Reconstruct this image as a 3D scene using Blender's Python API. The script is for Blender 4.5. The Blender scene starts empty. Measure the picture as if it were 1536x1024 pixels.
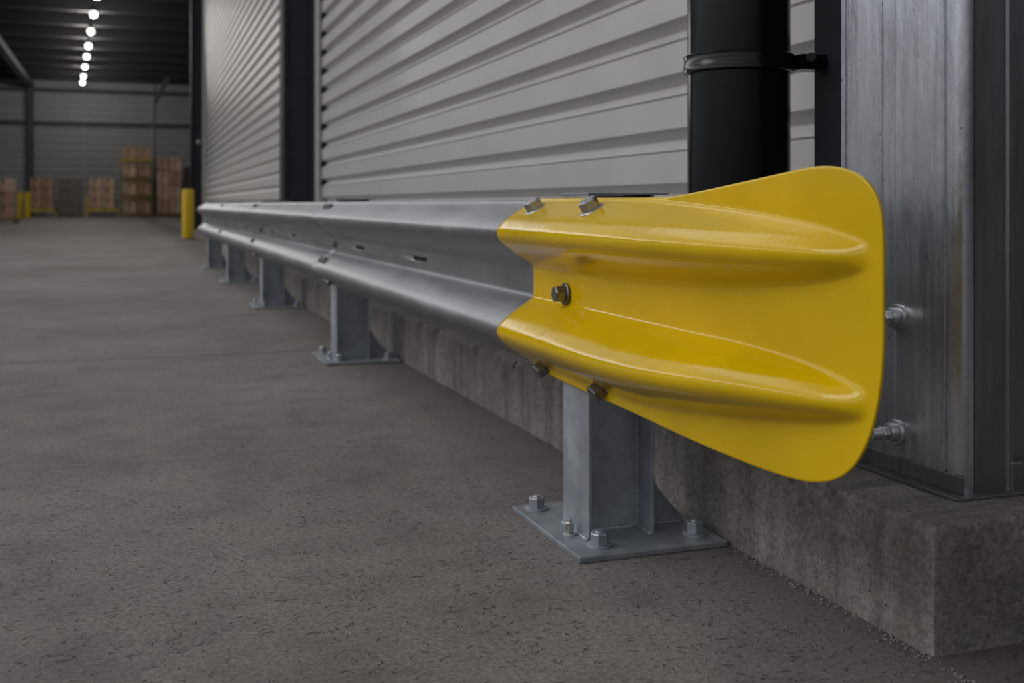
import bpy, bmesh, math, random
from mathutils import Vector, Matrix
random.seed(7)
C = bpy.context.scene.collection
R = math.radians

# ---------------------------------------------------------------- camera
EYE = 0.665
cam_d = bpy.data.cameras.new('camera')
cam = bpy.data.objects.new('camera', cam_d)
C.objects.link(cam)
cam.location = (0, 0, EYE)
cam.rotation_euler = (R(90), 0, -R(19.614))
cam_d.sensor_width = 36.0
cam_d.lens = 36.0*1650/1536
cam_d.shift_y = -206/1536
cam_d.clip_start = 0.05
cam_d.clip_end = 500
cam_d.dof.use_dof = True
cam_d.dof.focus_distance = 1.85
cam_d.dof.aperture_fstop = 5.0
bpy.context.scene.camera = cam

# ---------------------------------------------------------------- view + world
sc = bpy.context.scene
sc.view_settings.view_transform = 'Standard'
sc.view_settings.look = 'None'
sc.view_settings.gamma = 1
sc.view_settings.exposure = -0.10
sc.view_settings.use_curve_mapping = False

world = bpy.data.worlds.new('overcast_sky')
sc.world = world
world.use_nodes = True
nt = world.node_tree
nt.nodes.clear()
wo = nt.nodes.new('ShaderNodeOutputWorld')
bg = nt.nodes.new('ShaderNodeBackground')
tc = nt.nodes.new('ShaderNodeTexCoord')
sx = nt.nodes.new('ShaderNodeSeparateXYZ')
rz = nt.nodes.new('ShaderNodeValToRGB')       # brightness by height over the horizon
rz.color_ramp.interpolation = 'LINEAR'
els = rz.color_ramp.elements
els[0].position = 0.0; els[0].color = (.10, .10, .10, 1)
els[1].position = 1.0; els[1].color = (.28, .29, .31, 1)
for p, v in ((.04, .32), (.20, .44), (.245, .50), (.265, 2.7), (.315, 2.7), (.34, .60), (.50, .60), (.54, 1.5), (.66, 1.5), (.72, .55), (.88, .34)):
    e = els.new(p); e.color = (v*.98, v*1.0, v*1.03, 1)
mr = nt.nodes.new('ShaderNodeMapRange')       # brighter over the open yard on the left
mr.inputs['From Min'].default_value = -1; mr.inputs['From Max'].default_value = 1
mr.inputs['To Min'].default_value = .06; mr.inputs['To Max'].default_value = 1.25
ml = nt.nodes.new('ShaderNodeVectorMath'); ml.operation = 'SCALE'
nt.links.new(tc.outputs['Generated'], sx.inputs[0])
nt.links.new(sx.outputs['Z'], rz.inputs[0])
dt = nt.nodes.new('ShaderNodeVectorMath'); dt.operation = 'DOT_PRODUCT'
dt.inputs[1].default_value = (-.84, .50, .0)
nt.links.new(tc.outputs['Generated'], dt.inputs[0])
nt.links.new(dt.outputs['Value'], mr.inputs['Value'])
nt.links.new(rz.outputs[0], ml.inputs[0])
nt.links.new(mr.outputs[0], ml.inputs['Scale'])
nt.links.new(ml.outputs[0], bg.inputs[0])
bg.inputs[1].default_value = 1.0
nt.links.new(bg.outputs[0], wo.inputs[0])

sun_d = bpy.data.lights.new('hazy_sun', 'SUN')
sun_d.energy = 0.55; sun_d.angle = R(25); sun_d.color = (1, .97, .93)
sun = bpy.data.objects.new('hazy_sun', sun_d); C.objects.link(sun)
sun.rotation_euler = (R(50), 0, R(-112))

# ---------------------------------------------------------------- materials
def new_mat(name):
    m = bpy.data.materials.new(name); m.use_nodes = True
    n = m.node_tree
    return m, n, n.nodes['Principled BSDF']

def nd(n, t, **kw):
    o = n.nodes.new(t)
    for k, v in kw.items():
        if k in o.inputs: o.inputs[k].default_value = v
        else: setattr(o, k, v)
    return o

def ramp(n, src, stops):
    r = n.nodes.new('ShaderNodeValToRGB')
    e = r.color_ramp.elements
    e[0].position, e[0].color = stops[0][0], (*stops[0][1], 1)
    e[1].position, e[1].color = stops[-1][0], (*stops[-1][1], 1)
    for p, c in stops[1:-1]:
        x = e.new(p); x.color = (*c, 1)
    n.links.new(src, r.inputs[0])
    return r

def coords(n, scale=(1, 1, 1), world=False):
    t = n.nodes.new('ShaderNodeTexCoord' if not world else 'ShaderNodeNewGeometry')
    mp = n.nodes.new('ShaderNodeMapping')
    mp.inputs['Scale'].default_value = scale
    n.links.new(t.outputs['Object' if not world else 'Position'], mp.inputs[0])
    return mp.outputs[0]

def mixc(n, fac, a, b, mode='MIX'):
    x = n.nodes.new('ShaderNodeMix'); x.data_type = 'RGBA'; x.blend_type = mode
    for s, v in ((x.inputs[0], fac), (x.inputs[6], a), (x.inputs[7], b)):
        if hasattr(v, 'links') or isinstance(v, bpy.types.NodeSocket): n.links.new(v, s)
        elif isinstance(v, tuple): s.default_value = (*v, 1)
        else: s.default_value = v
    return x.outputs[2]

def math_(n, op, a, b=None, c=None):
    x = n.nodes.new('ShaderNodeMath'); x.operation = op
    for s, v in zip(x.inputs, (a, b, c)):
        if v is None: continue
        if isinstance(v, bpy.types.NodeSocket): n.links.new(v, s)
        else: s.default_value = v
    return x.outputs[0]

def bump(n, p, h, strength=.3, dist=.01, prev=None):
    b = n.nodes.new('ShaderNodeBump')
    b.inputs['Strength'].default_value = strength
    b.inputs['Distance'].default_value = dist
    n.links.new(h, b.inputs['Height'])
    if prev is not None: n.links.new(prev, b.inputs['Normal'])
    n.links.new(b.outputs[0], p.inputs['Normal'])
    return b.outputs[0]

def simple(name, col, rough=.5, metal=0, var=.12, scale=8, bumps=0, coat=0, stretch=(1, 1, 1), spec=.5):
    m, n, p = new_mat(name)
    v = coords(n, stretch)
    ns = nd(n, 'ShaderNodeTexNoise', Scale=scale, Detail=6.0, Roughness=.6)
    n.links.new(v, ns.inputs['Vector'])
    a = tuple(c*(1-var) for c in col); b = tuple(min(1, c*(1+var)) for c in col)
    r = ramp(n, ns.outputs[0], [(.3, a), (.7, b)])
    n.links.new(r.outputs[0], p.inputs['Base Color'])
    p.inputs['Metallic'].default_value = metal
    rr = nd(n, 'ShaderNodeMapRange')
    rr.inputs['To Min'].default_value = max(.03, rough-.08); rr.inputs['To Max'].default_value = min(1, rough+.08)
    n.links.new(ns.outputs[0], rr.inputs[0]); n.links.new(rr.outputs[0], p.inputs['Roughness'])
    p.inputs['Specular IOR Level'].default_value = spec
    p.inputs['Coat Weight'].default_value = coat
    p.inputs['Coat Roughness'].default_value = .08
    if bumps: bump(n, p, ns.outputs[0], bumps, .004)
    return m

def concrete_floor():
    m, n, p = new_mat('yard_concrete')
    v = coords(n, world=True)
    big = nd(n, 'ShaderNodeTexNoise', Scale=.7, Detail=5.0, Roughness=.6); n.links.new(v, big.inputs['Vector'])
    mid = nd(n, 'ShaderNodeTexNoise', Scale=5.0, Detail=8.0, Roughness=.65); n.links.new(v, mid.inputs['Vector'])
    fine = nd(n, 'ShaderNodeTexNoise', Scale=100.0, Detail=6.0, Roughness=.75); n.links.new(v, fine.inputs['Vector'])
    v2 = coords(n, (1, 1.25, 1), world=True)
    pits = nd(n, 'ShaderNodeTexNoise', Scale=55.0, Detail=2.0, Roughness=.5, Distortion=1.2); n.links.new(v2, pits.inputs['Vector'])
    c1 = ramp(n, big.outputs[0], [(.3, (.165, .140, .130)), (.5, (.235, .205, .193)), (.72, (.305, .270, .256))])
    c2 = ramp(n, mid.outputs[0], [(.28, (.62, .60, .59)), (.5, (.95, .95, .95)), (.75, (1.15, 1.14, 1.12))])
    col = mixc(n, 1.0, c1.outputs[0], c2.outputs[0], 'MULTIPLY')
    c3 = ramp(n, fine.outputs[0], [(.3, (.55, .54, .53)), (.5, (.95, .95, .95)), (.72, (1.5, 1.5, 1.48))])
    col = mixc(n, 1.0, col, c3.outputs[0], 'MULTIPLY')
    pm = ramp(n, pits.outputs[0], [(.30, (0, 0, 0)), (.40, (1, 1, 1))])
    col = mixc(n, pm.outputs[0], mixc(n, 1.0, col, (.5, .5, .5), 'MULTIPLY'), col)
    # pale grains of aggregate
    vo = nd(n, 'ShaderNodeTexVoronoi', Scale=60.0); n.links.new(v, vo.inputs['Vector'])
    gr = ramp(n, vo.outputs['Distance'], [(.0, (1, 1, 1)), (.10, (0, 0, 0))])
    sel = ramp(n, vo.outputs['Color'], [(.86, (0, 0, 0)), (.9, (.6, .6, .6))])
    gf = mixc(n, 1.0, gr.outputs[0], sel.outputs[0], 'MULTIPLY')
    col = mixc(n, gf, col, (.42, .40, .38))
    # long thin joints and scuffs across the yard
    geo = n.nodes.new('ShaderNodeNewGeometry'); sp = n.nodes.new('ShaderNodeSeparateXYZ')
    n.links.new(geo.outputs['Position'], sp.inputs[0])
    wob = nd(n, 'ShaderNodeTexNoise', Scale=2.5, Detail=6.0); n.links.new(v, wob.inputs['Vector'])
    yw = math_(n, 'ADD', sp.outputs['Y'], math_(n, 'MULTIPLY', wob.outputs[0], .06))
    tot = None
    for y0, w, k in ((5.05, .013, .9), (3.02, .006, .25), (9.4, .012, .35), (14.2, .03, .3), (19.5, .03, .3)):
        dd = math_(n, 'ABSOLUTE', math_(n, 'SUBTRACT', yw, y0))
        f = math_(n, 'MULTIPLY', math_(n, 'LESS_THAN', dd, w), k)
        tot = f if tot is None else math_(n, 'ADD', tot, f)
    brk = ramp(n, mid.outputs[0], [(.42, (.3, .3, .3)), (.55, (1, 1, 1))])
    tj = mixc(n, 1.0, tot, brk.outputs[0], 'MULTIPLY')
    col = mixc(n, tj, col, (.04, .035, .032))
    # soft mottled darkening towards the foot of the kerb
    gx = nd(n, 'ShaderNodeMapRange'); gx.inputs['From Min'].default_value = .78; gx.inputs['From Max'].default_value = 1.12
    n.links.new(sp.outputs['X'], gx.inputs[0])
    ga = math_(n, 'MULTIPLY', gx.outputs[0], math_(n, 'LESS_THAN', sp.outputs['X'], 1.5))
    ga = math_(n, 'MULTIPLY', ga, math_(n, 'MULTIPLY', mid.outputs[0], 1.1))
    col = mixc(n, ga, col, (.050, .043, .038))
    n.links.new(col, p.inputs['Base Color'])
    rr = nd(n, 'ShaderNodeMapRange'); rr.inputs['To Min'].default_value = .55; rr.inputs['To Max'].default_value = .85
    n.links.new(mid.outputs[0], rr.inputs[0]); n.links.new(rr.outputs[0], p.inputs['Roughness'])
    h = math_(n, 'ADD', math_(n, 'MULTIPLY', fine.outputs[0], .6), math_(n, 'MULTIPLY', pm.outputs[0], .5))
    b1 = bump(n, p, h, .8, .009)
    bump(n, p, mid.outputs[0], .4, .02, b1)
    return m

def concrete_cast():
    m, n, p = new_mat('cast_concrete')
    v = coords(n, world=True)
    vs = coords(n, (1, 9, .8), world=True)
    st = nd(n, 'ShaderNodeTexNoise', Scale=2.0, Detail=5.0, Roughness=.6); n.links.new(vs, st.inputs['Vector'])
    mid = nd(n, 'ShaderNodeTexNoise', Scale=7.0, Detail=8.0, Roughness=.65); n.links.new(v, mid.inputs['Vector'])
    fine = nd(n, 'ShaderNodeTexNoise', Scale=110.0, Detail=4.0, Roughness=.7); n.links.new(v, fine.inputs['Vector'])
    c1 = ramp(n, mid.outputs[0], [(.28, (.13, .116, .107)), (.5, (.205, .187, .175)), (.72, (.265, .246, .233))])
    c2 = ramp(n, st.outputs[0], [(.35, (.6, .59, .58)), (.55, (1, 1, 1)), (.7, (1.12, 1.12, 1.12))])
    col = mixc(n, .8, c1.outputs[0], c2.outputs[0], 'MULTIPLY')
    c3 = ramp(n, fine.outputs[0], [(.3, (.5, .5, .5)), (.5, (.92, .92, .92)), (.7, (1.35, 1.33, 1.3))])
    col = mixc(n, 1.0, col, c3.outputs[0], 'MULTIPLY')
    vo = nd(n, 'ShaderNodeTexVoronoi', Scale=48.0); n.links.new(v, vo.inputs['Vector'])
    hole = ramp(n, vo.outputs['Distance'], [(.07, (1, 1, 1)), (.13, (0, 0, 0))])
    sel = ramp(n, vo.outputs['Color'], [(.75, (0, 0, 0)), (.8, (1, 1, 1))])
    hf = mixc(n, 1.0, hole.outputs[0], sel.outputs[0], 'MULTIPLY')
    col = mixc(n, hf, col, (.035, .032, .03))
    geo = n.nodes.new('ShaderNodeNewGeometry')      # paler colour along the arrises, broken up by noise
    er = ramp(n, math_(n, 'ADD', geo.outputs['Pointiness'], math_(n, 'MULTIPLY', math_(n, 'SUBTRACT', fine.outputs[0], .5), .05)), [(.53, (0, 0, 0)), (.60, (.5, .5, .5))])
    col = mixc(n, er.outputs[0], col, (.33, .31, .295))
    n.links.new(col, p.inputs['Base Color'])
    p.inputs['Roughness'].default_value = .8
    h = math_(n, 'SUBTRACT', math_(n, 'MULTIPLY', fine.outputs[0], .5), math_(n, 'MULTIPLY', hf, .6))
    b1 = bump(n, p, h, .7, .008)
    bump(n, p, mid.outputs[0], .4, .012, b1)
    return m

def galvanised(name, col=(.46, .47, .49), rough=.42, stretch=(1, 1, 1), scratch=.4, metal=.85, spangle=30.):
    m, n, p = new_mat(name)
    v = coords(n, stretch)
    vo = nd(n, 'ShaderNodeTexVoronoi', Scale=spangle); n.links.new(v, vo.inputs['Vector'])
    ns = nd(n, 'ShaderNodeTexNoise', Scale=6.0, Detail=7.0, Roughness=.65); n.links.new(v, ns.inputs['Vector'])
    fi = nd(n, 'ShaderNodeTexNoise', Scale=70.0, Detail=4.0, Roughness=.7); n.links.new(v, fi.inputs['Vector'])
    a = tuple(c*.74 for c in col); b = tuple(c*1.16 for c in col)
    c1 = ramp(n, ns.outputs[0], [(.3, a), (.7, b)])
    bw = n.nodes.new('ShaderNodeRGBToBW'); n.links.new(vo.outputs['Color'], bw.inputs[0])
    c2 = ramp(n, bw.outputs[0], [(.2, (.9, .9, .9)), (.8, (1.08, 1.08, 1.08))])
    cc = mixc(n, 1.0, c1.outputs[0], c2.outputs[0], 'MULTIPLY')
    n.links.new(cc, p.inputs['Base Color'])
    p.inputs['Metallic'].default_value = metal
    q = math_(n, 'ADD', math_(n, 'MULTIPLY', ns.outputs[0], .25), math_(n, 'MULTIPLY', fi.outputs[0], .18))
    n.links.new(math_(n, 'ADD', q, rough-.2), p.inputs['Roughness'])
    b1 = bump(n, p, fi.outputs[0], .12*scratch/.4, .002)
    bump(n, p, ns.outputs[0], .10, .01, b1)
    return m

def rail_metal():
    m, n, p = new_mat('rolled_galvanised_rail')
    v = coords(n, (1, .12, 1)); v1 = coords(n)
    vt = coords(n, (.3, 9, .3))
    ns = nd(n, 'ShaderNodeTexNoise', Scale=22.0, Detail=7.0, Roughness=.65); n.links.new(v, ns.inputs['Vector'])
    big = nd(n, 'ShaderNodeTexNoise', Scale=3.0, Detail=5.0, Roughness=.6); n.links.new(v1, big.inputs['Vector'])
    cr = nd(n, 'ShaderNodeTexNoise', Scale=14.0, Detail=3.0, Roughness=.6); n.links.new(vt, cr.inputs['Vector'])
    scr = nd(n, 'ShaderNodeTexNoise', Scale=60.0, Detail=2.0, Distortion=2.5); n.links.new(v1, scr.inputs['Vector'])
    c1 = ramp(n, ns.outputs[0], [(.3, (.27, .272, .285)), (.7, (.37, .372, .385))])
    c2 = ramp(n, big.outputs[0], [(.3, (.82, .82, .83)), (.7, (1.1, 1.1, 1.1))])
    cc = mixc(n, 1.0, c1.outputs[0], c2.outputs[0], 'MULTIPLY')
    sm = ramp(n, scr.outputs[0], [(.70, (0, 0, 0)), (.74, (.5, .5, .5))])
    cc = mixc(n, sm.outputs[0], cc, (.7, .7, .72))
    n.links.new(cc, p.inputs['Base Color'])
    p.inputs['Metallic'].default_value = .85
    q = math_(n, 'ADD', math_(n, 'MULTIPLY', ns.outputs[0], .22), math_(n, 'MULTIPLY', big.outputs[0], .12))
    n.links.new(math_(n, 'ADD', q, .25), p.inputs['Roughness'])
    b1 = bump(n, p, cr.outputs[0], .10, .003)
    bump(n, p, ns.outputs[0], .14, .002, b1)
    return m

def yellow_paint(name='yellow_gloss_paint', col=(.70, .445, .001), rough=.11, coat=.0):
    m, n, p = new_mat(name)
    v = coords(n)
    ns = nd(n, 'ShaderNodeTexNoise', Scale=5.0, Detail=5.0, Roughness=.55); n.links.new(v, ns.inputs['Vector'])
    fi = nd(n, 'ShaderNodeTexNoise', Scale=26.0, Detail=3.0); n.links.new(v, fi.inputs['Vector'])
    c1 = ramp(n, ns.outputs[0], [(.3, tuple(c*.9 for c in col)), (.7, tuple(min(1, c*1.06) for c in col))])
    vo = nd(n, 'ShaderNodeTexVoronoi', Scale=36.0); n.links.new(v, vo.inputs['Vector'])
    sp = ramp(n, vo.outputs['Distance'], [(.035, (1, 1, 1)), (.06, (0, 0, 0))])
    sel = ramp(n, vo.outputs['Color'], [(.7, (0, 0, 0)), (.8, (.8, .8, .8))])
    f = mixc(n, 1.0, sp.outputs[0], sel.outputs[0], 'MULTIPLY')
    cc = mixc(n, f, c1.outputs[0], (.22, .13, .01))
    n.links.new(cc, p.inputs['Base Color'])
    p.inputs['Roughness'].default_value = rough
    p.inputs['Coat Weight'].default_value = coat
    p.inputs['Specular IOR Level'].default_value = .34
    p.inputs['Coat Roughness'].default_value = .1
    wv = nd(n, 'ShaderNodeTexWave', Scale=26.0, Distortion=3.0, Detail=2.0); wv.bands_direction = 'Y'
    n.links.new(v, wv.inputs['Vector'])
    b1 = bump(n, p, ns.outputs[0], .16, .012)
    b2 = bump(n, p, wv.outputs[0], .035, .002, b1)
    bump(n, p, fi.outputs[0], .05, .002, b2)
    return m

def brushed(name, col, r0, dark=(.5, .5, .5)):
    m, n, p = new_mat(name)
    v = coords(n, (1, 1, .05)); v1 = coords(n, (1, 1, .35))
    st = nd(n, 'ShaderNodeTexNoise', Scale=60.0, Detail=6.0, Roughness=.7); n.links.new(v, st.inputs['Vector'])
    bl = nd(n, 'ShaderNodeTexNoise', Scale=9.0, Detail=6.0, Roughness=.65); n.links.new(v1, bl.inputs['Vector'])
    a = tuple(c*.72 for c in col)
    c1 = ramp(n, bl.outputs[0], [(.3, a), (.65, col)])
    c2 = ramp(n, st.outputs[0], [(.3, (.8, .8, .8)), (.7, (1.08, 1.08, 1.08))])
    cc = mixc(n, 1.0, c1.outputs[0], c2.outputs[0], 'MULTIPLY')
    sp = nd(n, 'ShaderNodeTexNoise', Scale=90.0, Detail=2.0); n.links.new(coords(n), sp.inputs['Vector'])
    sm = ramp(n, sp.outputs[0], [(.24, (1, 1, 1)), (.28, (0, 0, 0))])
    cc = mixc(n, sm.outputs[0], cc, (.08, .07, .07))
    n.links.new(cc, p.inputs['Base Color'])
    p.inputs['Metallic'].default_value = .9
    q = math_(n, 'ADD', math_(n, 'MULTIPLY', st.outputs[0], .2), math_(n, 'MULTIPLY', bl.outputs[0], .16))
    n.links.new(math_(n, 'ADD', q, r0), p.inputs['Roughness'])
    b1 = bump(n, p, st.outputs[0], .08, .002)
    bump(n, p, bl.outputs[0], .22, .012, b1)
    return m

M = {}
M['floor'] = concrete_floor()
M['cast'] = concrete_cast()
M['galv'] = galvanised('hot_dip_galvanised', (.40, .43, .47), .5, metal=.7)
M['plate'] = galvanised('base_plate_steel', (.34, .37, .41), .5, metal=.7)
M['bolt'] = galvanised('zinc_bolt', (.50, .51, .53), .36, metal=.9)
M['darkbolt'] = galvanised('dark_steel_bolt', (.22, .22, .22), .36, metal=.9)
M['rail'] = rail_metal()
M['yellow'] = yellow_paint()
M['bollard'] = yellow_paint('bollard_yellow', (.62, .42, .005), .5, .1)
M['shutter'] = simple('cream_grey_shutter', (.47, .455, .435), .42, 0, .05, 3, .05)
M['jamb'] = simple('cream_grey_trim', (.45, .43, .41), .5, 0, .05, 3)
M['black'] = simple('black_gloss_pipe', (.0035, .0038, .0048), .22, 0, .2, 6, .05, 0, (1, 1, 1), .28)
M['dark'] = simple('charcoal_painted_steel', (.030, .033, .040), .6, 0, .2, 6, .06, 0, (1, 1, 1), .25)
M['slot'] = simple('flat_black', (.008, .008, .008), .8)
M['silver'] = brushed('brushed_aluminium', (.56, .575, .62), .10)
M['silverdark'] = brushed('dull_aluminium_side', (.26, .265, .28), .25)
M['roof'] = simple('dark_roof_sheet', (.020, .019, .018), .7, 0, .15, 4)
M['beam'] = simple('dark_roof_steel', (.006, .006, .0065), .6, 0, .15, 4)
M['hallwall'] = simple('grey_wall_cladding', (.30, .305, .32), .5, 0, .06, 2)
M['girt'] = simple('grey_steel_member', (.05, .055, .06), .6, 0, .1, 4)
M['card'] = simple('brown_cardboard', (.36, .235, .165), .85, 0, .45, 2.5)
M['card2'] = simple('pale_cardboard', (.50, .35, .255), .85, 0, .4, 2.5)
M['wrap'] = simple('dark_stretch_wrap', (.16, .13, .12), .35, 0, .3, 5)
M['wood'] = simple('pallet_wood', (.16, .10, .05), .85, 0, .3, 6)
M['rackyellow'] = simple('rack_yellow_paint', (.62, .42, .01), .5, 0, .15, 6)
M['rackdark'] = simple('worn_rack_paint', (.26, .17, .012), .6, 0, .3, 6)
M['stone'] = simple('pale_grit', (.20, .185, .17), .85, 0, .4, 40)
ml_, nn, pp = new_mat('lamp_glow')
pp.inputs['Base Color'].default_value = (.9, .9, .9, 1)
pp.inputs['Emission Color'].default_value = (1, .97, .92, 1)
pp.inputs['Emission Strength'].default_value = 2.6
M['glow'] = ml_

# ---------------------------------------------------------------- helpers
def tag(o, label=None, cat=None, group=None, kind=None):
    if label: o['label'] = label
    if cat: o['category'] = cat
    if group: o['group'] = group
    if kind: o['kind'] = kind
    return o

def thing(name, label, cat, loc=(0, 0, 0), rotz=0, group=None, kind=None):
    o = bpy.data.objects.new(name, None); C.objects.link(o)
    o.empty_display_size = .05
    o.location = loc; o.rotation_euler = (0, 0, rotz)
    return tag(o, label, cat, group, kind)

def obj(name, bm, m, parent=None, smooth=None, solid=0, bevel=0, off=-1):
    me = bpy.data.meshes.new(name)
    bmesh.ops.recalc_face_normals(bm, faces=bm.faces) if solid == 0 else None
    bm.to_mesh(me); bm.free()
    o = bpy.data.objects.new(name, me); C.objects.link(o)
    me.materials.append(m)
    if smooth is not None:
        for f in me.polygons: f.use_smooth = True
        me.set_sharp_from_angle(angle=R(smooth))
    if solid:
        s = o.modifiers.new('thickness', 'SOLIDIFY'); s.thickness = solid; s.offset = off
    if bevel:
        b = o.modifiers.new('edge', 'BEVEL'); b.width = bevel; b.segments = 2; b.limit_method = 'ANGLE'; b.angle_limit = R(40)
    if parent: o.parent = parent
    return o

def box(bm, x0, x1, y0, y1, z0, z1, mat=None):
    vs = [bm.verts.new(v) for v in ((x0, y0, z0), (x1, y0, z0), (x1, y1, z0), (x0, y1, z0),
                                    (x0, y0, z1), (x1, y0, z1), (x1, y1, z1), (x0, y1, z1))]
    if mat is not None:
        for v in vs: v.co = mat @ v.co
    for f in ((0, 3, 2, 1), (4, 5, 6, 7), (0, 1, 5, 4), (1, 2, 6, 5), (2, 3, 7, 6), (3, 0, 4, 7)):
        bm.faces.new([vs[i] for i in f])
    return bm

def bx(*a): return box(bmesh.new(), *a)

def lathe(bm, prof, seg=24, mat=None, twist=0):
    """prof: (radius, height) pairs, closed at both ends"""
    rings = []
    for r, z in prof:
        ring = []
        for i in range(seg):
            a = 2*math.pi*i/seg + twist
            v = Vector((r*math.cos(a), r*math.sin(a), z))
            if mat is not None: v = mat @ v
            ring.append(bm.verts.new(v))
        rings.append(ring)
    for a, b in zip(rings, rings[1:]):
        for i in range(seg):
            j = (i+1) % seg
            bm.faces.new((a[i], a[j], b[j], b[i]))
    bm.faces.new(list(reversed(rings[0]))); bm.faces.new(rings[-1])
    return bm

def axis(origin, direction, spin=0):
    q = Vector(direction).normalized().to_track_quat('Z', 'Y')
    return Matrix.Translation(origin) @ q.to_matrix().to_4x4() @ Matrix.Rotation(spin, 4, 'Z')

def extrude(bm, prof, ys, skip=None):
    """open profile of (x, z) swept along y; skip(i, j) drops a face"""
    rows = [[bm.verts.new((x, y, z)) for x, z in prof] for y in ys]
    for i in range(len(ys)-1):
        for j in range(len(prof)-1):
            if skip and skip(i, j): continue
            bm.faces.new((rows[i][j], rows[i][j+1], rows[i+1][j+1], rows[i+1][j]))
    return bm

def prism(bm, poly, y0, y1):
    """closed polygon of (x, z) with thickness along y"""
    a = [bm.verts.new((x, y0, z)) for x, z in poly]
    b = [bm.verts.new((x, y1, z)) for x, z in poly]
    n = len(poly)
    for i in range(n):
        j = (i+1) % n
        bm.faces.new((a[i], a[j], b[j], b[i]))
    bm.faces.new(list(reversed(a))); bm.faces.new(b)
    return bm

def hex_bolt(parent, pos, direction, m, r=.014, h=.016, spin=0, name='bolt', wr=1.35):
    """hexagon head with its washer as a sub-part"""
    A = axis(pos, direction, spin)
    bm = bmesh.new()
    lathe(bm, [(r*.98, .002), (r, .004), (r, h-.003), (r*.86, h)], 6, A)
    b = obj(name, bm, m, parent, bevel=.0008)
    bm = bmesh.new(); lathe(bm, [(r*wr, -.001), (r*wr, .0018), (r*wr*.94, .003)], 24, A)
    obj('washer', bm, m, b, smooth=40)
    return b

def anchor(parent, pos, m, r=.0155, stud=.012):
    A = axis(pos, (0, 0, 1), random.random())
    bm = bmesh.new(); lathe(bm, [(r*.52, 0), (r*.52, .024+stud-.003), (r*.42, .024+stud)], 20, A)
    b = obj('anchor_bolt', bm, m, parent, smooth=40)
    bm = bmesh.new(); lathe(bm, [(r*1.45, .0), (r*1.45, .003), (r*1.38, .004)], 28, A)
    obj('washer', bm, m, b, smooth=40)
    bm = bmesh.new(); lathe(bm, [(r*1.05, .004), (r*1.05, .023), (r*.9, .026)], 6, A)
    obj('nut', bm, m, b, bevel=.001)
    return b

def copy_tree(o, parent=None):
    c = o.copy(); C.objects.link(c); c.parent = parent
    for ch in list(o.children): copy_tree(ch, c)
    return c

# the row of doors stands at a slight angle to the guard rail
WA = -R(1.084)
def W(x, y, z=0):
    c, s = math.cos(WA), math.sin(WA)
    return (x*c - y*s, x*s + y*c, z)

# ---------------------------------------------------------------- ground
bm = bmesh.new(); box(bm, -32, 14, -8, 72, -.12, 0)
tag(obj('floor', bm, M['floor']), 'brown grey rough concrete ground of the yard', None, None, 'structure')

# kerb: cast plinth with worn edges and pour joints
KX0, KX1, KZ, KY0, KY1 = 1.122, 1.62, .192, 1.314, 13.2
def kerb():
    bm = bmesh.new()
    ys = []; y = KY0
    while y < KY1:
        ys.append(y); y += .012 if y < 3.2 else (.03 if y < 6 else .12)
    ys.append(KY1)
    joints = [1.72, 2.62, 3.05, 3.75, 4.6, 5.6, 6.6, 7.7, 9, 10.5, 12]
    from mathutils import noise
    prof = [(KX0, -.02), (KX0, .03), (KX0, .07), (KX0, .11), (KX0, .15), (KX0, .170), (KX0, .180), (KX0+.003, .187),
            (KX0+.008, .1915), (KX0+.018, KZ), (KX0+.05, KZ), (KX0+.12, KZ), (KX1, KZ)]
    rows = []
    for y in ys:
        row = []
        jn = min(abs(y-j) for j in joints)
        g = .004*max(0, 1-jn/.012)
        endc = max(0, 1-(y-KY0)/.012)          # worn vertical corner
        for k, (x, z) in enumerate(prof):
            e = noise.noise(Vector((x*30, y*34, z*30)))*.0018
            if 5 <= k <= 9:
                chip = max(0, noise.noise(Vector((3.1, y*26, 0)))-.08)*.045 + max(0, noise.noise(Vector((8, y*70, 0)))-.05)*.016
                e2 = chip
            else: e2 = 0
            xx = x + e + g + endc*.005 + (e2*.7 if k < 9 else 0)
            zz = z + (-e2*.8 if k >= 6 and k <= 9 else 0) - (endc*.004 if k > 7 else 0) + (e if k > 7 else 0)
            row.append(bm.verts.new((xx, y, zz)))
        rows.append(row)
    for a, b in zip(rows, rows[1:]):
        for j in range(len(prof)-1):
            bm.faces.new((a[j], b[j], b[j+1], a[j+1]))
    # end face, a grid with slight unevenness and the same worn rim
    nx = 26
    last = rows[0]
    for i in range(1, nx+1):
        f = i/nx
        col = []
        for k, (x, z) in enumerate(prof[:10]):
            if k == 9: zt = KZ
            else: zt = z
            xx = KX0 + (KX1-KX0)*f
            yy = KY0 + noise.noise(Vector((xx*28, 3, zt*28)))*.0018
            rim = max(0, noise.noise(Vector((xx*30, 9, 0))))*.02
            if k == 9: zt -= rim; yy += .004
            if k == 8: zt -= rim; yy += .002
            col.append(bm.verts.new((xx, yy-.001, zt)))
        for k in range(9):
            bm.faces.new((last[k], last[k+1], col[k+1], col[k]))
        last = col
    bmesh.ops.recalc_face_normals(bm, faces=bm.faces)
    return bm
kb = obj('trim_1', kerb(), M['cast'], smooth=32)
tag(kb, 'low cast concrete kerb plinth running under the shutters', None, None, 'structure')

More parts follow.
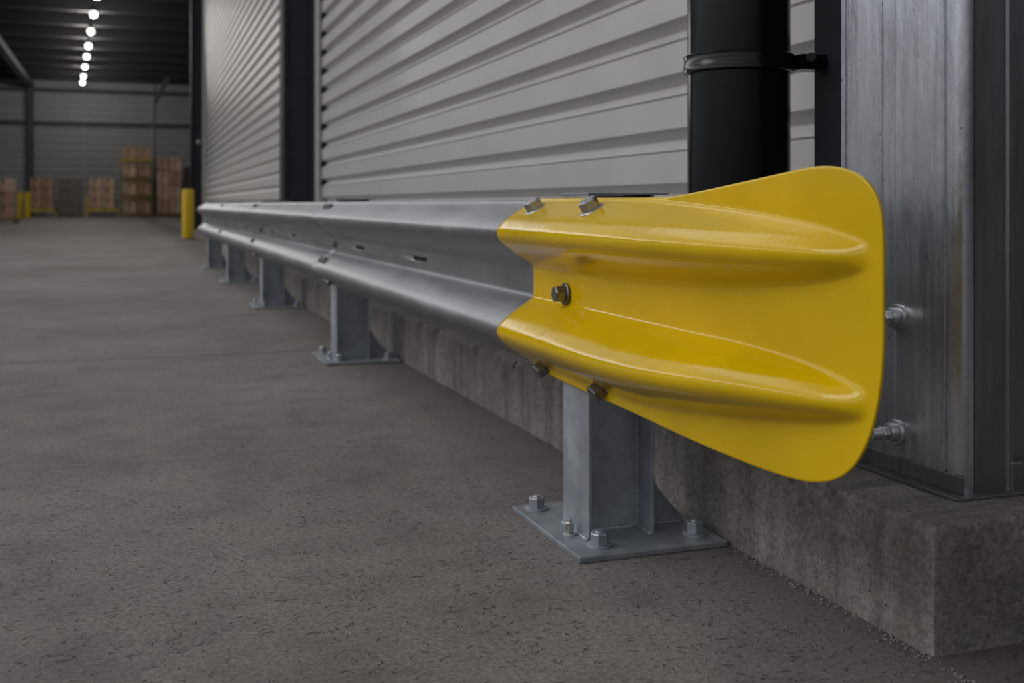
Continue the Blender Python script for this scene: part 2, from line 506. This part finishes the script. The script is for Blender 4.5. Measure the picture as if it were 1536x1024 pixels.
# grit gathered in the corner between kerb and ground
bm = bmesh.new()
for i in range(900):
    y = 1.2 + (random.random()**1.4)*3.6
    x = KX0 - abs(random.gauss(0, .012)) - .002
    if random.random() < .12: x = KX0 - random.random()*.16
    if any(p-.1 < y < p+.3 for p in (1.96, 4.60)): continue
    s = random.uniform(.0008, .0028)
    A = Matrix.Translation((x, y, s*.5)) @ Matrix.Rotation(random.random()*6, 4, 'Z') @ Matrix.Diagonal((s*random.uniform(.8, 1.6), s, s*.8, 1))
    bmesh.ops.create_icosphere(bm, subdivisions=1, radius=1, matrix=A)
tag(obj('grit', bm, M['stone']), 'pale grit scattered along the foot of the kerb', 'grit', None, 'stuff')

# ---------------------------------------------------------------- guard rail profile
LIP_T, LIP_B, CR_T, CR_B = .674, .322, .604, .392
XF, DEP = .851, .083
def bumpf(q, e=.42):
    q = abs(q)
    if q >= 1: return 0.0
    b = 1 - (math.sqrt(q*q+e*e)-e)/(math.sqrt(1+e*e)-e)
    # soften the foot of the slope
    t = .26
    b = b*b/(2*t) if b < t else b - t/2
    return b/(1-t/2)
def profile_x(z, a=DEP, zu=CR_T, zl=CR_B, w=.079, wo=.071, e=.42):
    hu = wo if z > zu else w
    hl = wo if z < zl else w
    return XF - a*max(bumpf((z-zu)/hu, e), bumpf((z-zl)/hl, e))
RP = []
NZ = 76
for k in range(NZ+1):
    z = LIP_B + (LIP_T-LIP_B)*k/NZ
    RP.append((profile_x(z), z))

def beam(y0, y1, slots, label, lap):
    root = thing('guardrail_beam', label, 'guard rail', (0, y0, 0), 0, 'corrugated steel beams of the guard rail')
    ys = {y0, y1}
    y = y0
    while y < y1: ys.add(round(y, 4)); y += .2
    for s in slots: ys |= {s-.078, s+.078}
    ys = sorted(ys)
    mid = (CR_T+CR_B)/2
    def skip(i, j):
        ym = (ys[i]+ys[i+1])/2
        zm = (RP[j][1]+RP[j+1][1])/2
        return any(abs(ym-s) < .077 for s in slots) and abs(zm-(mid+.004)) < .0075
    bm = bmesh.new()
    extrude(bm, [(x-lap, z) for x, z in RP], [v-y0 for v in ys], skip)
    obj('rail_sheet', bm, M['rail'], root, smooth=50, solid=.004, off=-1)
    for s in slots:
        obj('slot_shade_strip', bx(XF+.0022, XF+.0040, s-y0-.09, s-y0+.09, mid-.014, mid+.020), M['slot'], root)  # added black strip, stands in for the shade seen through the slot
    return root

PY = [1.96, 4.60, 7.15, 9.55, 11.75]      # near edge of every post
FW = .13
JY = [p+FW/2 for p in PY[1:4]]
beams = [beam(1.86, JY[0]-.06, [3.2, 4.08], 'nearest galvanised corrugated guard rail beam, bolted to the yellow end plate', .003),
         beam(JY[0]-.14, JY[1]-.05, [5.78, 6.65], 'second galvanised guard rail beam, between the second and third posts', 0),
         beam(JY[1]-.13, JY[2]-.05, [8.0, 8.8], 'third galvanised guard rail beam, between the third and fourth posts', .003),
         beam(JY[2]-.13, 12.12, [10.5], 'farthest galvanised guard rail beam, ending by the yellow bollard', 0)]

# outward normals on the slopes for the bolts
def slope(z):
    dz = .004
    n = Vector((-(1), 0, (profile_x(z+dz)-profile_x(z-dz))/(2*dz)))
    # surface x = f(z): outward (towards -x) normal is (-1, 0, f'(z))
    return n.normalized()
def splice(bi, yj, m=None):
    root = beams[bi]; y0 = root.location.y
    for z in (.652, .432, .345):
        for dy in (-.035, ) if bi > 0 else (-.035, -.115):
            p = Vector((profile_x(z)-.007, yj+dy-y0, z))
            hex_bolt(root, p, slope(z), M['darkbolt'], .013, .012, random.random())
    hex_bolt(root, Vector((XF-.008, yj-.085-y0, .498)), (-1, 0, 0), M['darkbolt'], .012, .012)
for i, yj in enumerate(JY): splice(i, yj-.02)
for dy in (0, ):                            # the last beam is bolted to the last post
    root = beams[3]
    hex_bolt(root, Vector((XF-.006, PY[4]+FW/2-root.location.y, .498)), (-1, 0, 0), M['bolt'], .014, .016)

# ---------------------------------------------------------------- posts
def make_post(label):
    r = thing('guardrail_post', label, 'post', (0, 0, 0), 0, 'galvanised posts of the guard rail')
    bm = bmesh.new(); X0, X1, T = .856, .998, .0075
    top = .683; z0 = .012
    box(bm, X0, X0+T, 0, FW, z0, top)
    obj('flange', bm, M['galv'], r, bevel=.0012)
    obj('flange', bx(X1-T, X1, 0, FW, z0, top), M['galv'], r, bevel=.0012)
    obj('web', bx(X0+T, X1-T, FW/2-.004, FW/2+.004, z0, top-.001), M['galv'], r)
    obj('cap_plate', bx(X0-.002, X1+.03, -.004, FW+.004, top, top+.004), M['plate'], r, bevel=.001)
    # base plate
    obj('base_plate', bx(.800, 1.112, -.088, .285, 0, .012), M['plate'], r, bevel=.0022)
    # gusset behind the back flange
    bm = bmesh.new()
    poly = [(X1, .012), (1.096, .012), (1.096, .020), (1.070, .046), (1.040, .082), (X1+.012, .135), (X1, .150)]
    prism(bm, poly, FW/2-.004, FW/2+.004)
    obj('gusset', bm, M['galv'], r, bevel=.001)
    # weld beads
    from mathutils import noise
    def weld(a, b, rad=.004):
        bm = bmesh.new(); a = Vector(a); b = Vector(b); n = max(4, int((b-a).length/.004)); seg = 8
        A = axis((0, 0, 0), b-a); rings = []
        for i in range(n+1):
            p = a.lerp(b, i/n); rr = rad*(1+.25*math.sin(i*1.9)+.2*noise.noise(p*90))
            if i in (0, n): rr *= .4
            rings.append([bm.verts.new(p + A.to_3x3() @ Vector((rr*math.cos(q*math.pi/4), rr*math.sin(q*math.pi/4), 0))) for q in range(seg)])
        for u, v in zip(rings, rings[1:]):
            for q in range(seg): bm.faces.new((u[q], u[(q+1) % seg], v[(q+1) % seg], v[q]))
        bm.faces.new(rings[0]); bm.faces.new(rings[-1])
        obj('weld_bead', bm, M['galv'], r, smooth=60)
    weld((X0+T, FW/2-.005, .013), (X1-T, FW/2-.005, .013))
    weld((X1-T-.001, FW/2-.005, .013), (X1-T-.001, FW/2-.005, .60), .0035)
    weld((X1-T-.001, 0, .013), (X1-T-.001, FW/2-.004, .013), .0035)
    weld((X0-.001, 0, .013), (X0-.001, FW, .013), .0045)
    weld((X1+.002, FW/2-.005, .013), (1.094, FW/2-.005, .013), .0035)
    for p in ((.864, -.033, .012), (.842, .245, .012), (1.072, -.028, .012), (1.072, .245, .012)):
        anchor(r, p, M['galv'], .0175, .005)
    # short stub bolt standing against the front flange
    anchor(r, (.838, .052, .012), M['bolt'], .0095, .008)
    return r
post_labels = ['nearest galvanised steel post, standing under the yellow end plate',
               'second galvanised post, under the first joint of the rail beams',
               'third galvanised post from the yellow end plate, beside the kerb',
               'fourth galvanised post, small and blurred, under the third joint',
               'farthest galvanised post, nearest to the lone yellow bollard']
proto = make_post(post_labels[0])
for i, y in enumerate(PY):
    o = proto if i == 0 else copy_tree(proto)
    o.location = (0, y, 0); o['label'] = post_labels[i]

# ---------------------------------------------------------------- yellow end plate
CY0, CY1 = 2.225, 1.069
def chaikin(p, n=3):
    for _ in range(n):
        q = [p[0]]
        for a, b in zip(p, p[1:]):
            q.append((a[0]*.75+b[0]*.25, a[1]*.75+b[1]*.25)); q.append((a[0]*.25+b[0]*.75, a[1]*.25+b[1]*.75))
        q.append(p[-1]); p = q
    return p
def lut(p, n=3):
    p = sorted(chaikin(p, n))
    def f(x):
        if x <= p[0][0]: return p[0][1]
        for a, b in zip(p, p[1:]):
            if x <= b[0]:
                return a[1] + (b[1]-a[1])*(x-a[0])/max(1e-9, b[0]-a[0])
        return p[-1][1]
    return f
top_f = lut([(2.225, .677), (1.9, .677), (1.7, .676), (1.60, .6765), (1.56, .679), (1.444, .690), (1.284, .706), (1.20, .7145), (1.145, .711), (1.10, .696), (1.072, .664), (1.069, .610)])
bot_f = lut([(2.225, .316), (2.05, .306), (1.75, .303), (1.55, .296), (1.38, .295), (1.27, .298), (1.192, .307), (1.131, .334), (1.093, .385), (1.074, .445), (1.069, .50)])
w_f = lut([(0, .079), (.40, .079), (.50, .076), (.58, .070), (.71, .061), (.78, .054), (.88, .042), (.95, .026), (.985, .017), (1.0, .004)], 2)
a_f = lut([(0, .083), (.45, .083), (.58, .079), (.71, .066), (.80, .054), (.88, .040), (.93, .028), (.960, .014), (.972, .004), (.982, .0), (1.0, .0)], 2)
def cap():
    bm = bmesh.new(); ny, nz = 150, 120
    rows = []
    for i in range(ny+1):
        f = i/ny
        y = CY0 + (CY1-CY0)*(1-(1-f)**1.35)
        t = (CY0-y)/(CY0-CY1)
        s = max(0, (t-.4)/.6); s = s*s*(3-2*s)
        zu = CR_T - .002*s; zl = CR_B + .030*s
        w = w_f(t); a = a_f(t)
        wo_t = w*.90 + .004*(1-s)
        zt, zb = top_f(y), bot_f(y)
        row = []
        for k in range(nz+1):
            z = zb + (zt-zb)*k/nz
            x = profile_x(z, a*1.012, zu, zl, w, wo_t, .42+.55*s) - .009
            row.append(bm.verts.new((x, y, z)))
        rows.append(row)
    for a, b in zip(rows, rows[1:]):
        for k in range(nz):
            bm.faces.new((a[k], a[k+1], b[k+1], b[k]))
    return bm
fe = thing('end_plate', 'glossy yellow flared end plate bolted over the near end of the guard rail', 'end plate', (0, 0, 0))
o = obj('plate_sheet', cap(), M['yellow'], fe, smooth=60, solid=.0045, off=1)
# make sure the sheet grows inward, towards the rail
for z, ys in ((.6535, (2.135, 1.846)), (.326, (2.15, 1.86))):
    for y in ys:
        hex_bolt(fe, Vector((profile_x(z)-.011, y, z)), slope(z), M['bolt'] if z > .5 else M['darkbolt'], .0185, .023, .3, wr=1.3)
hex_bolt(fe, Vector((XF-.013, 2.036, .485)), (-1, 0, .02), M['darkbolt'], .0175, .024, .2, wr=1.3)

# ---------------------------------------------------------------- doors (roller shutters) and columns
PITCH, PH = .163, .875
def shutter(name, xw, y0, y1, ztop, label):
    r = thing(name, label, None, W(xw, y0, 0), WA, None, 'structure')
    L = y1-y0
    p = .163
    prof = []
    k = -5
    while True:
        z = PH + k*p
        k += 1
        if z > ztop: break
        if z < .05: continue
        # bottom-up: lit sill with its small bead, dark undercut, flat face
        prof += [(0, z-.060), (.004, z-.057), (.002, z-.053), (-.002, z-.050), (.002, z-.047), (.006, z-.045), (.034, z-.022), (.036, z-.019), (.036, z-.016), (.002, z+.013), (0, z+.016)]
    prof = [(0, .0)] + prof + [(0, ztop+.05)]
    bm = bmesh.new(); extrude(bm, prof, [0, L])
    obj('shutter_curtain', bm, M['shutter'], r, solid=.002)
    return r
D1 = (1.80, 9.74)
d1 = shutter('door_1', 1.5, D1[0], D1[1], 7.4, 'wide cream grey ribbed roller shutter behind the near rail')
obj('guide_rail', bx(-.035, .06, D1[1]-D1[0]+.02, D1[1]-D1[0]+.30, 0, 7.5), M['jamb'], d1, bevel=.003)
obj('guide_gap', bx(.030, .09, D1[1]-D1[0]-.10, D1[1]-D1[0]+.02, 0, 7.45), M['slot'], d1)
D2 = (10.42, 29.6)
d2 = shutter('door_2', 1.5, D2[0], D2[1], 7.4, 'far cream grey ribbed roller shutter between the two dark columns')
obj('guide_rail', bx(-.035, .06, -.06, -.02, 0, 7.5), M['jamb'], d2)
obj('guide_rail', bx(-.035, .06, D2[1]-D2[0]+.02, D2[1]-D2[0]+.5, 0, 7.5), M['jamb'], d2)
# end teeth where each slat meets the guide
bm = bmesh.new(); k = 0
while PH+k*.163 < 7:
    z = PH+k*.163; box(bm, -.012, .03, D1[1]-D1[0]-.05, D1[1]-D1[0]+.02, z-.045, z+.004); k += 1
obj('slat_end_clips', bm, M['slot'], d1)

def h_column(x0, x1, y0, y1, h, label, z0=0, tf=.03):
    r = thing('steel_column', label, 'column', W(x0, y0, z0), WA, 'charcoal steel columns between the shutters')
    dx, dy = x1-x0, y1-y0
    obj('flange', bx(0, tf, 0, dy, 0, h), M['dark'], r, bevel=.003)
    obj('flange', bx(dx-tf, dx, 0, dy, 0, h), M['dark'], r, bevel=.003)
    obj('web', bx(tf, dx-tf, dy*.16, dy*.16+.02, 0, h), M['dark'], r)
    return r
c1 = h_column(1.19, 1.462, 10.0, 10.3, 7.3, 'near charcoal steel column between the two ribbed shutters', KZ)
c2 = h_column(1.19, 1.54, 30.15, 30.6, 9.5, 'far charcoal steel column at the corner behind the lone yellow bollard')
hex_bolt(c2, Vector((.2, .065, 2.3)), (0, -1, 0), M['bolt'], .045, .04)

# wall over the shutters
bm = bmesh.new(); box(bm, 1.56, 1.9, 1.5, 30.0, 7.45, 9.5)
wr_ = obj('wall_right', bm, M['shutter']); wr_.rotation_euler = (0, 0, WA)
tag(wr_, 'pale cladding above the shutters', None, None, 'structure')

# ---------------------------------------------------------------- silver pier
PX, PYN, PYF = 1.278, 1.425, 1.742
pier = thing('metal_clad_pier', 'tall silver metal clad pier standing on the kerb beside the black pipe', 'pier', (PX, PYN, KZ))
H = 3.2
def pier_body():
    bm = bmesh.new()
    w = PYF-PYN
    # outline of front skin in (x, y): grooves and a rounded near corner
    pts = [(.20, w), (.030, w), (.030, w-.001), (0.0, w-.001), (0, w-.012), (.003, w-.013), (.003, w-.020), (0, w-.021),
           (0, w-.118), (.0025, w-.119), (.0025, w-.121), (0, w-.122), (0, w-.152), (.002, w-.153), (.002, w-.154), (0, w-.155),
           (0, .042), (.004, .040), (.004, .036), (0, .034)]
    for k in range(9):
        a = math.pi/2*k/8
        pts.append((.020-.020*math.cos(a), .020-.020*math.sin(a)))
    pts += [(.0225, .0), (.0225, .006), (.024, .006)]
    a = [bm.verts.new((x, y, 0)) for x, y in pts]; b = [bm.verts.new((x, y, H)) for x, y in pts]
    for i in range(len(pts)-1): bm.faces.new((a[i], a[i+1], b[i+1], b[i]))
    return bm
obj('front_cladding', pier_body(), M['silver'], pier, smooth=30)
def side_body():
    bm = bmesh.new()
    pts = [(.024, .006), (.024, 0), (.088, 0), (.092, -.004), (.101, -.004), (.105, .010), (.46, .010), (.46, .31)]
    a = [bm.verts.new((x, y, 0)) for x, y in pts]; b = [bm.verts.new((x, y, H)) for x, y in pts]
    for i in range(len(pts)-1): bm.faces.new((a[i], a[i+1], b[i+1], b[i]))
    return bm
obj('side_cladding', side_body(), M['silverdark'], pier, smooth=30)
obj('bottom_rail', bx(.094, .46, -.006, .012, .0, .052), M['silverdark'], pier, bevel=.004)
bm = bmesh.new()
box(bm, -.030, .02, -.022, PYF-PYN+.0, 0, .006)
box(bm, .02, .46, -.022, .02, 0, .006)
box(bm, -.006, .0, -.004, PYF-PYN, .006, .034)
obj('base_flange', bm, M['silverdark'], pier, bevel=.0012)
obj('lid', bx(0.01, .46, .02, .31, H-.01, H), M['silverdark'], pier)
def stud(z, y, ln):
    A = axis((0, y, z), (-1, 0, 0))
    bm = bmesh.new(); lathe(bm, [(.0095, 0), (.0095, ln-.003), (.008, ln)], 20, A)
    s = obj('stud', bm, M['bolt'], pier, smooth=40)
    bm = bmesh.new(); lathe(bm, [(.0225, 0), (.0225, .004), (.021, .006)], 28, A); obj('washer', bm, M['bolt'], s, smooth=40)
    bm = bmesh.new(); lathe(bm, [(.0165, .006), (.0165, .017), (.015, .020)], 28, A); obj('collar', bm, M['bolt'], s, smooth=40)
    bm = bmesh.new(); lathe(bm, [(.0135, .020), (.0135, .032), (.012, .034)], 6, A); obj('nut', bm, M['bolt'], s, bevel=.001)
stud(.468-KZ, .155, .045)
stud(.267-KZ, .160, .052)

# dark guide between pipe and pier
gd = thing('guide_channel', 'narrow charcoal steel channel between the black pipe and silver pier', 'channel', (1.402, 1.79, KZ))
obj('channel_face', bx(0, .014, 0, .215, 0, 3.2), M['dark'], gd, bevel=.002)
obj('channel_side', bx(.014, .09, .19, .215, 0, 3.2), M['dark'], gd, bevel=.002)

# ---------------------------------------------------------------- black downpipe
PXC, PYC, PR = 1.250, 2.06, .1085
dp = thing('downpipe', 'thick glossy black round downpipe standing behind the yellow end plate', 'pipe', (PXC, PYC, KZ))
bm = bmesh.new(); lathe(bm, [(PR, 0), (PR, 3.3)], 96)
obj('pipe', bm, M['black'], dp, smooth=40)
z = .962-KZ
bm = bmesh.new()
lathe(bm, [(PR+.0005, z-.019), (PR+.006, z-.019), (PR+.009, z-.017), (PR+.009, z-.004), (PR+.0075, z-.002), (PR+.0075, z+.015), (PR+.009, z+.016), (PR+.009, z+.018), (PR+.006, z+.020), (PR+.0005, z+.020)], 96)
cl = obj('clamp_ring', bm, M['black'], dp, smooth=40)
obj('clamp_lug', bx(.085, .148, -.110, -.060, z-.016, z+.016), M['black'], cl, bevel=.003)
bm = bmesh.new(); lathe(bm, [(.011, 0), (.011, .014), (.009, .016)], 6, axis((.105, -.108, z+.006), (-.4, -1, .1)))
obj('bolt', bm, M['dark'], cl)

# ---------------------------------------------------------------- bollards
def bollard(x, y, rr, h, label):
    b = thing('bollard', label, 'bollard', (x, y, 0), 0, 'yellow bollards')
    bm = bmesh.new(); lathe(bm, [(rr, 0), (rr, h-.03), (rr*.93, h-.008), (rr*.7, h)], 32)
    obj('tube', bm, M['bollard'], b, smooth=40)
    bm = bmesh.new(); lathe(bm, [(rr*1.25, 0), (rr*1.25, .012), (rr, .02)], 32)
    obj('foot_ring', bm, M['girt'], b, smooth=40)
bollard(1.225, 21.9, .112, .95, 'lone yellow bollard at the far end of the guard rail')
bollard(-3.95, 54.3, .13, 1.2, 'yellow bollard close beside the leftmost grey wrapped cartons, right one of the pair')
bollard(-4.28, 54.5, .12, 1.2, 'yellow bollard at the far left edge, left one of the pair')

# ---------------------------------------------------------------- hall behind
bm = bmesh.new(); prof = []; z = 0
while z < 8.4:
    prof += [(0, z), (0, z+.20), (.05, z+.24), (.05, z+.36), (0, z+.40)]; z += .40
rows = [[bm.verts.new((x, 65.0+d, zz)) for d, zz in prof] for x in (-26, 9)]
for j in range(len(prof)-1): bm.faces.new((rows[0][j], rows[1][j], rows[1][j+1], rows[0][j+1]))
tag(obj('wall_back', bm, M['hallwall']), 'grey ribbed back wall of the hall', None, None, 'structure')
tag(obj('wall_side', bx(6.0, 6.3, 30, 65.3, 0, 8.4), M['hallwall']), 'right wall of the hall', None, None, 'structure')
rf = thing('ceiling', 'dark sheet roof of the hall with deep cross beams', None, (0, 30, 0), 0, None, 'structure')
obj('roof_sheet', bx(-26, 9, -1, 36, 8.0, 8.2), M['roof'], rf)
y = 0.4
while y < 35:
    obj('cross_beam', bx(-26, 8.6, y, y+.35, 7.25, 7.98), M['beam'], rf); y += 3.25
for x in (-4.72, 5.2):
    obj('side_beam', bx(x, x+.3, -1, 35, 6.95, 7.25), M['girt'], rf)
for i, (x, w) in enumerate(((-4.72, .32), (-14, .32), (1.65, .14), (-1.95, .10))):
    big = w > .2
    tag(obj('trim_%d' % (i+2), bx(x, x+w, 64.6 if big else 64.85, 64.98, 0, 7.3), M['girt'] if big else M['hallwall']), 'upright on the hall back wall', None, None, 'structure')
for i, zz in enumerate((4.95, 6.75)):
    tag(obj('trim_%d' % (i+6), bx(-26, 6, 64.8, 64.96, zz, zz+.22), M['girt']), 'horizontal rail on the hall back wall', None, None, 'structure')
# knee brace under the roof on the right
bm = bmesh.new(); prism(bm, [(2.2, 7.25), (2.5, 7.25), (1.85, 5.9), (1.65, 5.9)], 60, 60.2)
tag(obj('trim_8', bm, M['girt']), 'knee brace', None, None, 'structure')

# lamps in one row
lx = [(-.62, 34.0), (-1.68, 58.9)]
dd = [.00329, .00362, .00398, .00435, .00467, .005025, .0054, .00568]
hl = 6.19
lamps = []
for i, k in enumerate(dd):
    px = (147, 144, 139, 135, 132, 130, 127, 125)[i]
    f = (k-dd[0])/(dd[-1]-dd[0])
    y = 34.9 + f*(60.0-34.9); x = -.65 + f*(-1.80+.65)
    words = ['nearest', 'second nearest', 'third nearest', 'fourth nearest', 'fourth farthest', 'third farthest', 'second farthest', 'farthest']
    lp = thing('ceiling_lamp', 'round white lamp glowing under the dark roof, ' + words[i] + ' in the row', 'lamp', (x, y, 6.86), 0, 'row of round lamps in the hall')
    bm = bmesh.new(); lathe(bm, [(.03, -.12), (.08, -.10), (.115, -.05), (.125, 0), (.115, .05), (.08, .09)], 24)
    obj('diffuser', bm, M['glow'], lp, smooth=40)
    bm = bmesh.new(); lathe(bm, [(.10, .09), (.10, .13), (.06, .2), (.02, .24), (.02, .36)], 24)
    obj('housing', bm, M['girt'], lp, smooth=40)
    ld = bpy.data.lights.new('lamp_light', 'POINT'); ld.energy = 115; ld.color = (1, .96, .9); ld.shadow_soft_size = .2
    lo = bpy.data.objects.new('lamp_light', ld); C.objects.link(lo); lo.parent = lp; lo.location = (0, 0, -.3)

# goods in the hall
def pallet(x0, x1, y0, y1, z0, m, label, grp='wooden pallets in the hall', name='pallet'):
    p = thing(name, label, 'pallet', ((x0+x1)/2, (y0+y1)/2, z0), 0, grp)
    wx, wy = (x1-x0)/2, (y1-y0)/2
    bm = bmesh.new()
    for k in range(6):
        yy = -wy + k*(2*wy-.12)/5; box(bm, -wx, wx, yy, yy+.12, .11, .14)
    obj('deck', bm, m, p)
    for k in range(3):
        xx = -wx + k*(2*wx-.12)/2
        obj('skid', bx(xx, xx+.12, -wy, wy, 0, .11), m, p)
    return p
def carton(x0, x1, y0, y1, z0, z1, m, label, grp, name='carton'):
    c = thing(name, label, 'carton', ((x0+x1)/2, (y0+y1)/2, z0), random.uniform(-.02, .02), grp)
    wx, wy, h = (x1-x0)/2-.015, (y1-y0)/2-.015, z1-z0-.006
    obj('box', bx(-wx, wx, -wy, wy, 0, h), m, c, bevel=.015)
    obj('tape', bx(-.03, .03, -wy-.003, wy+.003, h*.55, h+.003), M['wood'], c)
    return c
def frame_rack(x0, x1, y0, y1, z0, h, label, tall=.0, deck=.10):
    r = thing('stacking_frame', label, 'frame', ((x0+x1)/2, (y0+y1)/2, z0), 0, 'yellow stacking frames in the hall')
    wx, wy = (x1-x0)/2, (y1-y0)/2; t = .045
    ry = M['rackdark'] if tall else M['rackyellow']
    bm = bmesh.new()
    for yy in (-wy, wy-t): box(bm, -wx, wx, yy, yy+t, deck, deck+.07 + (.05 if deck > .2 else 0))
    for xx in (-wx, wx-t, -t/2): box(bm, xx, xx+t, -wy, wy, deck, deck+.07)
    obj('base_frame', bm, ry, r)
    for sx_ in (-wx, wx-t):
        for yy in (-wy, wy-t):
            obj('corner_post', bx(sx_, sx_+t, yy, yy+t, 0, h), ry, r)
    if tall:
        obj('top_rail', bx(-wx, wx, -wy, -wy+t, h-.06, h), ry, r)
        obj('centre_post', bx(-t/2, t/2, -wy, -wy+t, .17, h-.06), M['wood'], r)
    return r
YB = 61.0
lev = ['lowest', 'second', 'third', 'topmost']
# tall framed stack, four levels of two cartons
for k in range(4):
    z0 = k*.95
    if k < 4:
        frame_rack(.05, 1.62, YB, YB+1.2, z0, .95 if k < 3 else .18, 'yellow stacking frame on the %s level of the tall stack' % lev[k], tall=k < 3)
    for q, sd in enumerate(('left', 'right')):
        xa = .12 + q*.73
        mm = [M['card2'], M['card']][(q+(k == 3)) % 2] if k < 3 else M['card']
        carton(xa, xa+.70, YB+.06, YB+1.1, z0+.185, z0+.84, mm, 'brown carton on the %s level of the tall framed stack, %s side' % (lev[k], sd), 'cartons in the tall framed stack')
# stack of pale cartons beside it
pallet(1.80, 3.15, YB, YB+1.2, 0, M['wood'], 'pallet under the pale carton stack just left of the far column')
for k in range(4):
    for q, sd in enumerate(('left', 'right')):
        xa = 1.83 + q*.645
        z0 = .145 + k*.745
        carton(xa, xa+.64, YB+.05, YB+1.15, z0, z0+.74, M['card2'] if (k+q) % 3 else M['card'], 'pale brown carton, %s layer, %s side, in the stack left of the far column' % (lev[k], sd), 'pale cartons left of the far column')
for k in range(3):
    carton(3.3, 4.1, YB+1.4, YB+2.4, k*.9, k*.9+.9, M['wrap'], 'dark carton behind the pale stack, %s of three' % ('lowest', 'middle', 'topmost')[k], 'dark cartons behind the pale stack')
# mid goods
frame_rack(-1.62, -.02, YB-.2, YB+1.0, 0, .42, 'low yellow frame under the tan cartons left of the tall stack', deck=.28)
frame_rack(-4.38, -3.10, YB-.2, YB+1.0, 0, .42, 'low yellow frame under the grey brown cartons near the pair of bollards', deck=.28)
tag(obj('yellow_upright', bx(-1.66, -1.56, YB-.35, YB-.25, 0, 1.15), M['rackyellow']), 'short yellow upright at the left of the tan cartons', 'upright')
for (xa, xb, m1, nm, grp) in ((-1.52, -.27, M['card2'], 'tan carton on the low frame left of the tall stack', 'tan cartons'),
                              (-4.32, -3.22, M['card'], 'grey brown carton on the low frame near the pair of bollards', 'grey brown cartons')):
    for k in range(3):
        for q, sd in enumerate(('left', 'right')):
            w = (xb-xa)/2; z0 = .405+k*.53
            carton(xa+q*w, xa+(q+1)*w, YB-.1, YB+.9, z0, z0+.525, m1, '%s, %s row, %s side' % (nm, ('bottom', 'middle', 'top')[k], sd), grp)
pallet(-3.02, -1.88, YB+.1, YB+1.2, 0, M['wood'], 'pallet under the dark wrapped load between the two low frames')
for k in range(3):
    carton(-3.0, -1.9, YB+.1, YB+1.1, .145+k*.62, .145+k*.62+.615, M['wrap'], 'dark wrapped bale between the two low frames, %s' % ('bottom', 'middle', 'top')[k], 'dark wrapped bales', 'wrapped_bale')
# nearer load cut by the left edge
pallet(-4.84, -3.26, 40.3, 41.4, 0, M['wood'], 'pallet at the left edge under the nearest brown load')
for k in range(3):
    for q, sd in enumerate(('left', 'right')):
        w = .66; xa = -4.66+q*w
        carton(xa, xa+w, 40.35, 41.35, .145+k*.46, .145+k*.46+.455, M['card'] if k < 2 else M['card2'], 'brown carton in the load at the left edge, %s row, %s side' % (('bottom', 'middle', 'top')[k], sd), 'cartons at the left edge')
